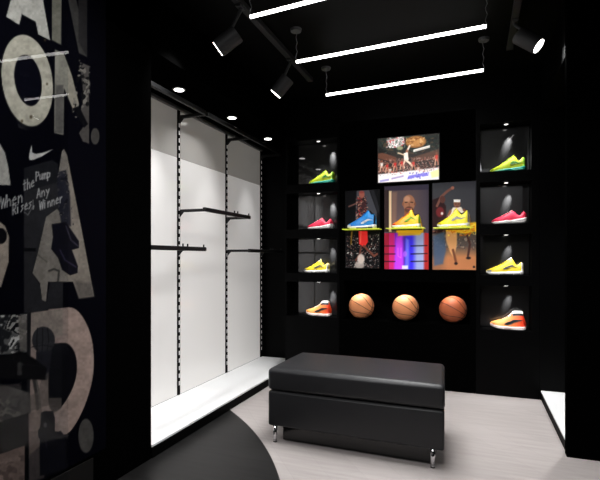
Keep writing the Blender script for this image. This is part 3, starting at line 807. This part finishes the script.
    if sw:
        a, b = sw[:2]; uu = sw[2]; th = sw[3]
        def lo(s):
            q = min(1, max(0, (s-a)/(b-a))); return max(.03, uu+.16*q-.5*th*(1-q)**.6*min(1, q*5+.25)+.0)
        def hi(s):
            q = min(1, max(0, (s-a)/(b-a))); return uu+.16*q+.5*th*(1-q)**.9*min(1, q*5+.25)+.012
        patch('swoosh', a, b, lo, hi, P['m_swoosh'], .0026, up, 12, 4, both=True)
    if P.get('band'):
        z0, z1 = P['band']
        patch('collar_band', P['band_s'][0], P['band_s'][1], z0, z1, P['m_band'], .0022, up, 8, 4, both=True)
        patch('collar_cuff', P['band_s'][0], P['band_s'][1], z1, PI*.5, P['m_cuff'], .003, up, 8, 4, both=True)
    return t

white = mat('shoe_white', (232, 230, 226), rough=.5); pale = mat('shoe_pale_grey', (176, 172, 170), rough=.55)
blk = mat('shoe_black', (20, 20, 22), rough=.5); dgrey = mat('shoe_dark_grey', (92, 92, 88), rough=.6)
neon = mat('shoe_neon_yellow_green', (206, 226, 36), rough=.55, noise=.12, nscale=90)
neon2 = mat('shoe_lime', (168, 220, 60), rough=.5)
teal = grad_mat('shoe_teal_sole', (196, 220, 60), (40, 190, 170), lo=-.13, hi=-.02)
teal2 = mat('shoe_teal', (60, 190, 160), rough=.5); green = mat('shoe_green', (96, 170, 60), rough=.5)
pink = mat('shoe_crimson_pink', (226, 40, 76), rough=.6, noise=.18, nscale=110)
pinkl = mat('shoe_light_pink', (244, 180, 184), rough=.6)
yel = mat('shoe_yellow', (226, 196, 34), rough=.55, noise=.12, nscale=70)
yelb = mat('shoe_bright_yellow', (238, 222, 30), rough=.5, noise=.08, nscale=70)
orange = grad_mat('shoe_orange_fade', (250, 176, 96), (236, 62, 20), lo=-.06, hi=.11)
ored = mat('shoe_red_orange', (226, 60, 24), rough=.5)
osole = mat('shoe_pinkish_sole', (226, 204, 198), rough=.5)
blue = grad_mat('shoe_blue_fade', (34, 110, 190), (30, 134, 200)); navy = mat('shoe_navy', (24, 40, 66), rough=.5)
oy = grad_mat('shoe_orange_yellow_fade', (244, 132, 40), (246, 202, 40), lo=-.10, hi=.06)
lgreen = mat('shoe_acid_green', (150, 200, 50), rough=.5)

RUN_TOP = [(0, .07), (.03, .10), (.10, .135), (.22, .19), (.40, .30), (.55, .41), (.65, .475), (.70, .45), (.78, .345), (.84, .36), (.915, .425), (.96, .39), (1, .22)]
A_ = dict(bot=[(0, .03), (.12, .0), (.8, .0), (1, .025)], mid=[(0, .055), (.15, .05), (.5, .075), (.8, .10), (1, .13)], top=RUN_TOP,
          m_sole=teal, m_tread=teal2, m_upper=neon, m_lining=blk, m_tongue=neon, m_toe=neon, m_heel=neon2, m_lace=neon2, collar=(.71, .90), tongue=(.50, .67), lace=(.36, .60),
          swoosh=(.56, .92, .35, .30), m_swoosh=green, heel=.90)
B_ = dict(bot=[(0, .05), (.12, .0), (.85, .0), (1, .03)], mid=[(0, .075), (.15, .075), (.5, .10), (.8, .15), (1, .19)],
          top=[(0, .09), (.03, .13), (.10, .175), (.25, .235), (.42, .315), (.58, .405), (.64, .38), (.72, .30), (.79, .27), (.84, .31), (.90, .385), (.95, .35), (1, .24)],
          m_sole=white, m_tread=pale, m_upper=pink, m_lining=blk, m_tongue=pinkl, m_toe=pink, m_heel=pink, m_lace=pinkl, collar=(.65, .88), tongue=(.44, .60), lace=(.30, .52), heel=.91, heel_u=.7)
C_ = dict(bot=[(0, .05), (.10, .01), (.3, .0), (.9, .0), (1, .02)], mid=[(0, .10), (.15, .085), (.5, .09), (.8, .11), (1, .13)],
          top=[(0, .12), (.04, .15), (.12, .18), (.28, .245), (.45, .33), (.58, .42), (.68, .485), (.73, .44), (.79, .335), (.86, .325), (.93, .37), (.97, .35), (1, .28)],
          m_sole=white, m_tread=dgrey, tread=((.36, .72), (.74, .9)), m_upper=yel, m_lining=blk, m_tongue=white, m_toe=pale, m_heel=white, m_lace=yel, collar=(.70, .92), tongue=(.58, .69), tongue_g=.008, lace=(.36, .56), heel=.93, heel_u=1.3,
          swoosh=(.45, .86, .30, .24), m_swoosh=dgrey)
D_ = dict(bot=[(0, .10), (.10, .055), (.25, .02), (.5, .0), (.9, .0), (1, .03)], mid=[(0, .17), (.15, .13), (.35, .11), (.6, .10), (.85, .11), (1, .12)],
          top=[(0, .185), (.04, .215), (.14, .25), (.32, .30), (.45, .36), (.54, .42), (.60, .49), (.64, .545), (.70, .56), (.88, .56), (.915, .54), (.94, .40), (1, .22)],
          m_sole=osole, m_tread=pale, m_upper=orange, m_lining=blk, m_tongue=white, m_toe=orange, m_heel=ored, m_lace=white, collar=(.67, .90), tongue=(.52, .64), tongue_g=.004, lace=(.36, .56), heel=.90, heel_u=.7,
          swoosh=(.40, .90, .24, .34), m_swoosh=blk, band=(.74, .98), band_s=(.62, .915), m_band=blk, m_cuff=white)

def shelf_spot(px0, px1, z, Y=4.505):
    a = on_y(px0, 258, Y).x; b = on_y(px1, 258, Y).x
    return (a+b)/2, (b-a)
ROWS = [(A_, (309, 335), (490, 526), 'neon yellow running shoe with teal sole, top shelf of the {} tower', 'running_shoe'),
        (B_, (307.5, 333), (491.5, 527), 'crimson pink shoe with thick white sole, second shelf of the {} tower', 'running_shoe'),
        (C_, (304, 329.5), (486, 523.5), 'yellow shoe with white tongue and heel, third shelf of the {} tower', 'basketball_shoe'),
        (D_, (306, 331.5), (490, 526), 'orange high top shoe with black sweep and white collar, bottom shelf of the {} tower', 'high_top_shoe')]
for side, SH, k in (('left', SHELF_L, 1), ('right', SHELF_R, 2)):
    for i, row in enumerate(ROWS):
        cx, Lx = shelf_spot(*row[k], SH[i]); P = dict(row[0]); P['L'] = Lx
        shoe(row[4], row[3].format(side), P, (cx, 4.505, SH[i]+.0015))

# lime acrylic ledges with a shoe on each
YL0, YL1 = 4.27, YP-.002
YLc = 4.345
E_ = dict(C_); E_.update(m_sole=white, m_tread=navy, m_upper=blue, m_tongue=blue, m_toe=white, m_heel=navy, m_lace=blue, m_swoosh=white, swoosh=(.50, .90, .20, .22),
                         top=[(0, .12), (.04, .16), (.12, .20), (.28, .28), (.45, .38), (.60, .50), (.72, .62), (.80, .60), (.86, .52), (.92, .50), (.96, .42), (1, .28)], collar=(.74, .92), tongue=(.55, .70), lace=(.34, .56))
G_ = dict(C_); G_.update(m_sole=white, m_tread=yelb, m_upper=oy, m_tongue=pinkl, m_toe=ored, m_heel=lgreen, m_lace=ored, m_swoosh=lgreen,
                         top=[(0, .12), (.04, .16), (.12, .20), (.28, .29), (.45, .41), (.58, .53), (.66, .66), (.72, .60), (.80, .46), (.88, .47), (.95, .44), (1, .28)], collar=(.70, .92), tongue=(.56, .67))
H_ = dict(C_); H_.update(m_sole=white, m_tread=yelb, m_upper=yelb, m_tongue=yelb, m_toe=yelb, m_heel=pale, m_lace=white, m_swoosh=pale,
                         top=[(0, .12), (.04, .15), (.12, .19), (.28, .29), (.42, .40), (.54, .53), (.60, .60), (.66, .52), (.75, .44), (.84, .48), (.91, .54), (.96, .48), (1, .28)], collar=(.64, .88), tongue=(.48, .60))
for (l0, l1, py), (s0, s1), P, lab, sl in (
        ((342, 379, 228.5), (347.5, 376.5), E_, 'lime acrylic ledge on the dark poster under the blue shoe', 'blue low basketball shoe with white sole on a lime ledge'),
        ((385.5, 424, 227.5), (392, 421), G_, 'lime acrylic ledge on the middle poster under the orange shoe', 'orange and yellow basketball shoe on the middle lime ledge'),
        ((433, 473.5, 227), (437, 470), H_, 'lime acrylic ledge on the right poster under the all yellow shoe', 'bright yellow basketball shoe with white sole on the right lime ledge')):
    a = on_y(l0, py, YL0); b = on_y(l1, py, YL0)
    z = (a.z+b.z)/2
    t = thing('display_ledge', lab, 'shelf', ((a.x+b.x)/2, YL1, z), 'lime ledges')
    child_box('shelf_plate', t, [((a.x, YL0, z-.006), (b.x, YL1, z))], M['ledge'], .002)
    child_box('wall_bracket', t, [((a.x+.03, YL1-.008, z-.016), (b.x-.03, YL1, z-.0062))], M['tv_body'], .001)
    c0 = on_y(s0, 258, YLc).x; c1 = on_y(s1, 258, YLc).x
    P['L'] = c1-c0
    shoe('basketball_shoe', sl, P, ((c0+c1)/2, YLc, z+.0015))

# ------------------------------------------------------------------ basketballs
def basketball(label, px, py, m):
    c = on_y(px, py, 4.528); r = .1235
    c.z = BZ+r*.985
    t = thing('basketball', label, 'ball', (c.x, c.y, BZ+.004), 'basketballs in the niche')
    bm = bmesh.new(); bmesh.ops.create_uvsphere(bm, u_segments=48, v_segments=32, radius=r)
    bmesh.ops.translate(bm, verts=bm.verts, vec=(0, 0, r))
    link('skin', bm, m, t, True)
    bm = bmesh.new()
    ax = Vector((.816, -.477, -.33)).to_track_quat('X', 'Z').to_matrix() @ Matrix.Rotation(math.radians(65), 3, 'X')
    C = Vector((0, 0, r)); rr = r*1.0005
    def ring(f):
        tube(bm, [C+ax @ (Vector(f(2*PI*k/72)).normalized()*rr) for k in range(72)], .0026, 6, True)
    ring(lambda a: (math.cos(a), math.sin(a), 0)); ring(lambda a: (math.cos(a), 0, math.sin(a)))
    for sgn in (1, -1):
        # curved side seams
        ring(lambda a: (math.cos(a)*.85, sgn*(.55-.27*math.cos(2*a)), math.sin(a)*.85))
    link('seams', bm, M['seam'], t, True)
    return t
basketball('pale orange basketball in the black niche, nearest the left tower', 361.5, 306, M['ball_hi'])
basketball('pale orange basketball in the black niche between the other two balls', 405.5, 307.5, M['ball_hi'])
basketball('darker brick orange basketball in the black niche, nearest the right tower', 453, 310, M['ball_lo'])

# ------------------------------------------------------------------ ottoman
OX0, OX1, OY0, OY1 = -1.255, -.142, 2.775, 3.36
ot = thing('ottoman', 'long charcoal leather ottoman bench on short chrome legs, centre of the floor', 'bench', ((OX0+OX1)/2, (OY0+OY1)/2, 0))
def cushion(name, z0, z1, inset, bev, puff, m):
    bm = bmesh.new()
    w = (OX1-OX0)/2-inset; d = (OY1-OY0)/2-inset
    box(bm, (-w, -d, z0), (w, d, z1), bev, 5)
    bmesh.ops.subdivide_edges(bm, edges=[e for e in bm.edges if e.calc_length() > .2], cuts=7, use_grid_fill=True)
    for v in bm.verts:
        fx = 1-(v.co.x/w)**2; fy = 1-(v.co.y/d)**2
        if v.co.z > z1-.002 and puff: v.co.z += puff*max(0, fx)**.5*max(0, fy)**.5
        if v.co.x > 0: v.co.x -= .055*(v.co.y/d+1)*.5*(v.co.x/w)
        if abs(abs(v.co.y)-d) < .002: v.co.y += math.copysign(.004*max(0, fx), v.co.y)
    return link(name, bm, m, ot, True)
ot.rotation_euler = (0, 0, -.035)
cushion('seat_cushion', .340, .480, 0, .026, .010, M['leather'])
cushion('body', .108, .336, .003, .016, 0, M['leather'])
child_box('plinth', ot, [((OX0+.085, OY0+.06, .008), (OX1-.07, OY1-.05, .107))], M['plinth'], .003)
for x in (OX0+.045, OX1-.07):
    for y in (OY0+.055, OY1-.06):
        bm = bmesh.new()
        if x < -1: lx = x
        cyl(bm, (x-ot.location.x, y-ot.location.y-.03, 0.006), (x-ot.location.x, y-ot.location.y-.03, .110), .0135, 20)
        lg = link('leg', bm, M['chrome'], ot, True)
        bm = bmesh.new(); cyl(bm, (x-ot.location.x, y-ot.location.y-.03, 0), (x-ot.location.x, y-ot.location.y-.03, .006), .013, 16)
        link('foot_pad', bm, M['fascia'], lg)

# ------------------------------------------------------------------ ceiling fittings
ZT = 2.57
def pendant(label, A, B):
    mid = (A+B)/2; half = (B-A).length/2
    t = thing('pendant_tube_light', label, 'pendant light', mid, None)
    t.rotation_euler = (0, 0, math.atan2(B.y-A.y, B.x-A.x))
    bm = bmesh.new(); cyl(bm, (-half, 0, 0), (half, 0, 0), .0098, 16); link('tube', bm, M['tube'], t)
    for s in (1, -1):
        x = -half*s
        bm = bmesh.new(); cyl(bm, (x-.004*s, 0, 0), (x+.004*s, 0, 0), .0104, 16); link('end_cap', bm, M['canopy'], t)
        bm = bmesh.new()
        pts = [(x+.004*s+.006*math.sin(k*1.9+mid.y*7), .004*math.cos(k*2.3), .0104+(ZC-ZT-.026)*k/10) for k in range(11)]
        tube(bm, pts, .0022, 6); link('cable', bm, M['cable'], t)
        bm = bmesh.new(); cyl(bm, (x, 0, ZC-ZT-.018), (x, 0, ZC-ZT), .036, 24, .04); link('canopy', bm, M['canopy'], t)
    return t
pendant('lit white tube pendant hanging nearest the display wall', on_z(326, 95, ZT), on_z(484, 70, ZT))
pendant('long lit white tube pendant, second from the display wall', on_z(296, 62, ZT), on_z(487, 26, ZT))
p1 = on_z(250, 17, ZT)
pendant('lit white tube pendant cut by the top of the picture', p1, p1+Vector((1.25, -.11, 0)))

ra = on_z(310, 80, 2.775); rb = on_z(510, 48, 2.775)
def track(label, x, y1):
    t = thing('track_rail', label, 'track', (x, y1, ZC))
    child_box('channel', t, [((x-.022, .62, 2.765), (x+.022, y1, ZC))], M['rail_black'], .002)
    child_box('end_cap', t, [((x-.024, y1, 2.763), (x+.024, y1+.012, ZC))], M['lamp_black'], .002)
    return t
track('charcoal ceiling track holding two spotlights, left', ra.x, ra.y)
track('charcoal ceiling track holding one spotlight, right', rb.x, rb.y)

def spot_head(label, cpx, cpy, z, d, r, ln, railx, lens_r=.8):
    c = on_z(cpx, cpy, z); d = Vector(d).normalized()
    t = thing('track_spotlight', label, 'spotlight', c)
    bm = bmesh.new(); cyl(bm, -d*ln*.5, d*ln*.5, r, 32)
    es = [e for e in bm.edges if abs(e.verts[0].co.dot(d)-e.verts[1].co.dot(d)) < 1e-4]
    bmesh.ops.bevel(bm, geom=es, offset=.004, segments=2, affect='EDGES')
    b = link('head', bm, M['lamp_black'], t)
    bm = bmesh.new(); cyl(bm, d*(ln*.5-.002), d*(ln*.5+.005), r*.84, 32); link('lens', bm, M['lens'], b)
    bm = bmesh.new(); cyl(bm, d*(ln*.5-.004), d*(ln*.5+.008), r*1.0, 32, cap=False)
    # stem to the track
    rel = Vector((railx-c.x, 0, 2.765-c.z))
    bm.free(); bm = bmesh.new()
    back = -d*ln*.2
    tube(bm, [back*.6, (back.x*.6, back.y*.6, r*1.15), (rel.x, back.y*.6, rel.z-.03), (rel.x, back.y*.6, rel.z-.012)], .011, 10); link('stem', bm, M['lamp_black'], t, True)
    bm = bmesh.new(); box(bm, (rel.x-.018, back.y*.6-.035, rel.z-.016), (rel.x+.018, back.y*.6+.035, rel.z-.0005), .003); link('adapter', bm, M['lamp_black'], t)
    return c, d
H1 = spot_head('charcoal cylinder spotlight on the left track nearest the camera, aimed at the light wall', 228, 41, 2.56, (-.79, -.15, -.55), .056, .155, ra.x)
H2 = spot_head('charcoal cylinder spotlight at the far end of the left track, below the tube cables', 282, 86, 2.565, (-.63, -.06, -.70), .056, .155, ra.x)
H3 = spot_head('charcoal cylinder spotlight with glowing lens on the right track', 528, 40.5, 2.62, (.95, -.24, -.82), .053, .16, rb.x)

DL = []
for px, py, lab in ((179, 90, 'small round lit downlight in the soffit, nearest the camera'), (232, 118, 'small round lit downlight, middle of the soffit over the light wall'), (268, 139, 'small round lit downlight in the soffit, nearest the display wall')):
    c = on_z(px, py, 2.443); DL.append(c)
    t = thing('soffit_downlight', lab, 'downlight', (c.x, c.y, 2.45))
    bm = bmesh.new(); cyl(bm, (0, 0, -.006), (0, 0, -.0005), .05, 28); r = link('ring', bm, M['lamp_black'], t)
    bm = bmesh.new(); cyl(bm, (0, 0, -.009), (0, 0, -.0062), .036, 28); link('lens', bm, M['lens'], r)

# ------------------------------------------------------------------ lamps (light sources)
def lamp(name, kind, loc, e, target=None, **k):
    l = bpy.data.lights.new(name, kind); l.energy = e
    for a, b in k.items(): setattr(l, a, b)
    o = bpy.data.objects.new(name, l); COL.objects.link(o); o.location = loc
    if target is not None:
        o.rotation_euler = (Vector(target)-Vector(loc)).to_track_quat('-Z', 'Y').to_euler()
    return o
def aim(H, e, size=1.2, name='spot_beam'):
    c, d = H; p = c+d*.09
    lamp(name, 'SPOT', p, e, p+d, spot_size=size, spot_blend=.6, shadow_soft_size=.045)
aim(H1, 45, 1.3); aim(H2, 35, 1.3); aim(H3, 40, 1.2)
for c in DL: lamp('downlight_beam', 'SPOT', (c.x+.0, c.y, 2.42), 42, (c.x+.03, c.y, 0), spot_size=1.05, spot_blend=.9, shadow_soft_size=.035)
lamp('downlight_beam', 'SPOT', (-2.08, 2.3, 2.42), 55, (-2.05, 2.3, 0), spot_size=1.05, spot_blend=.9, shadow_soft_size=.035)
lamp('downlight_beam', 'SPOT', (.76, 3.85, 2.42), 130, (.76, 3.85, 0), spot_size=1.2, spot_blend=.9, shadow_soft_size=.035)
# added overhead fill: area lights without any fitting
lamp('room_fill', 'AREA', (-.55, 3.0, 2.55), 42, (-.5, 3.0, 0), shape='RECTANGLE', size=1.2, size_y=.9, spread=2.2)
lamp('room_fill_near', 'AREA', (-.6, 1.0, 2.74), 26, (-.7, 2.1, 0), shape='RECTANGLE', size=1.4, size_y=.5, spread=2.4)
lamp('rear_wall_fill', 'AREA', (.2, -.7, 3.3), 18, (.3, -1.6, 2.4), shape='RECTANGLE', size=1.5, size_y=.4)  # unseen light added for the grey wall behind the camera
lamp('mural_fill', 'SPOT', (-.75, 1.15, 2.72), 55, (-1.81, 1.62, 1.75), spot_size=1.25, spot_blend=.9, shadow_soft_size=.04)  # added spot without a fitting, brightens the mural
# niche lamps
for tw, cx, sx, tx in ((0, -1.47, -1.345, -1.35), (1, .265, .33, .235)):
    for i, zt in enumerate((TOPS, TOPS_R)[tw]):
        zs = (SHELF_L, SHELF_R)[tw][i]
        lamp('niche_lamp', 'SPOT', (cx+.02, 4.445, zt-.012), (14, 9.5, 11, 8)[i], (cx+.02, 4.487, zs), spot_size=1.15, spot_blend=.7, shadow_soft_size=.012)
        lamp('streak_spot', 'SPOT', (sx, 4.53, zt-.015), (85, 78, 44, 40)[i], ((sx+tx)/2, 4.60, zt-.155), spot_size=.46, spot_blend=1, shadow_soft_size=.01)  # added spot without a fitting, throws the pale streak on the mirror back
# picture and ball lamps
for px in (361.5, 405.5, 453):
    c = on_y(px, 258, 4.535)
    lamp('ball_lamp', 'SPOT', (c.x-.03, 4.45, .965), 5 if px < 440 else 3.4, (c.x, 4.54, .7), spot_size=1.5, spot_blend=.6, shadow_soft_size=.02)
for px, e in ((361, 3.0), (406, 3.2), (453, 3.4)):
    c = on_y(px, 258, 4.3)
    lamp('ledge_lamp', 'SPOT', (c.x-.02, 4.02, 2.0), e*1.9, (c.x, 4.36, 1.53), spot_size=.5, spot_blend=.6, shadow_soft_size=.03)

GROUPS = {'hanging_rail': 'black rails on the light wall', 'display_platform': 'white floor platforms', 'shoe_tower': 'black shoe towers',
          'poster': 'row of three posters', 'pendant_tube_light': 'hanging tube lights', 'track_rail': 'ceiling tracks',
          'track_spotlight': 'spotlights on the tracks', 'soffit_downlight': 'downlights over the light wall'}
for o in list(COL.objects):
    if o.parent is None and 'label' in o:
        base = o.name.split('.')[0]
        if base in GROUPS: o['group'] = GROUPS[base]
        elif base.endswith('_shoe'): o['group'] = 'shoes on the lime ledges' if 'ledge' in o['label'] else 'shoes on the tower shelves'

# ------------------------------------------------------------------ world, camera, colour
w = bpy.data.worlds.new('world'); SC.world = w; w.use_nodes = True
w.node_tree.nodes['Background'].inputs[0].default_value = (.0, .0, .0, 1)
w.node_tree.nodes['Background'].inputs[1].default_value = 0
cam = bpy.data.cameras.new('camera'); co = bpy.data.objects.new('camera', cam); COL.objects.link(co)
co.location = (0, 0, CH); co.rotation_euler = (PI/2, 0, YAW)
cam.sensor_width = 36; cam.lens = 36*FPX/600
cam.shift_y = (HOR-240)/600
cam.clip_start = .02
SC.camera = co
SC.view_settings.view_transform = 'Standard'
SC.view_settings.look = 'None'
SC.cycles.use_denoising = True
SC.cycles.max_bounces = 7
SC.cycles.sample_clamp_indirect = 4
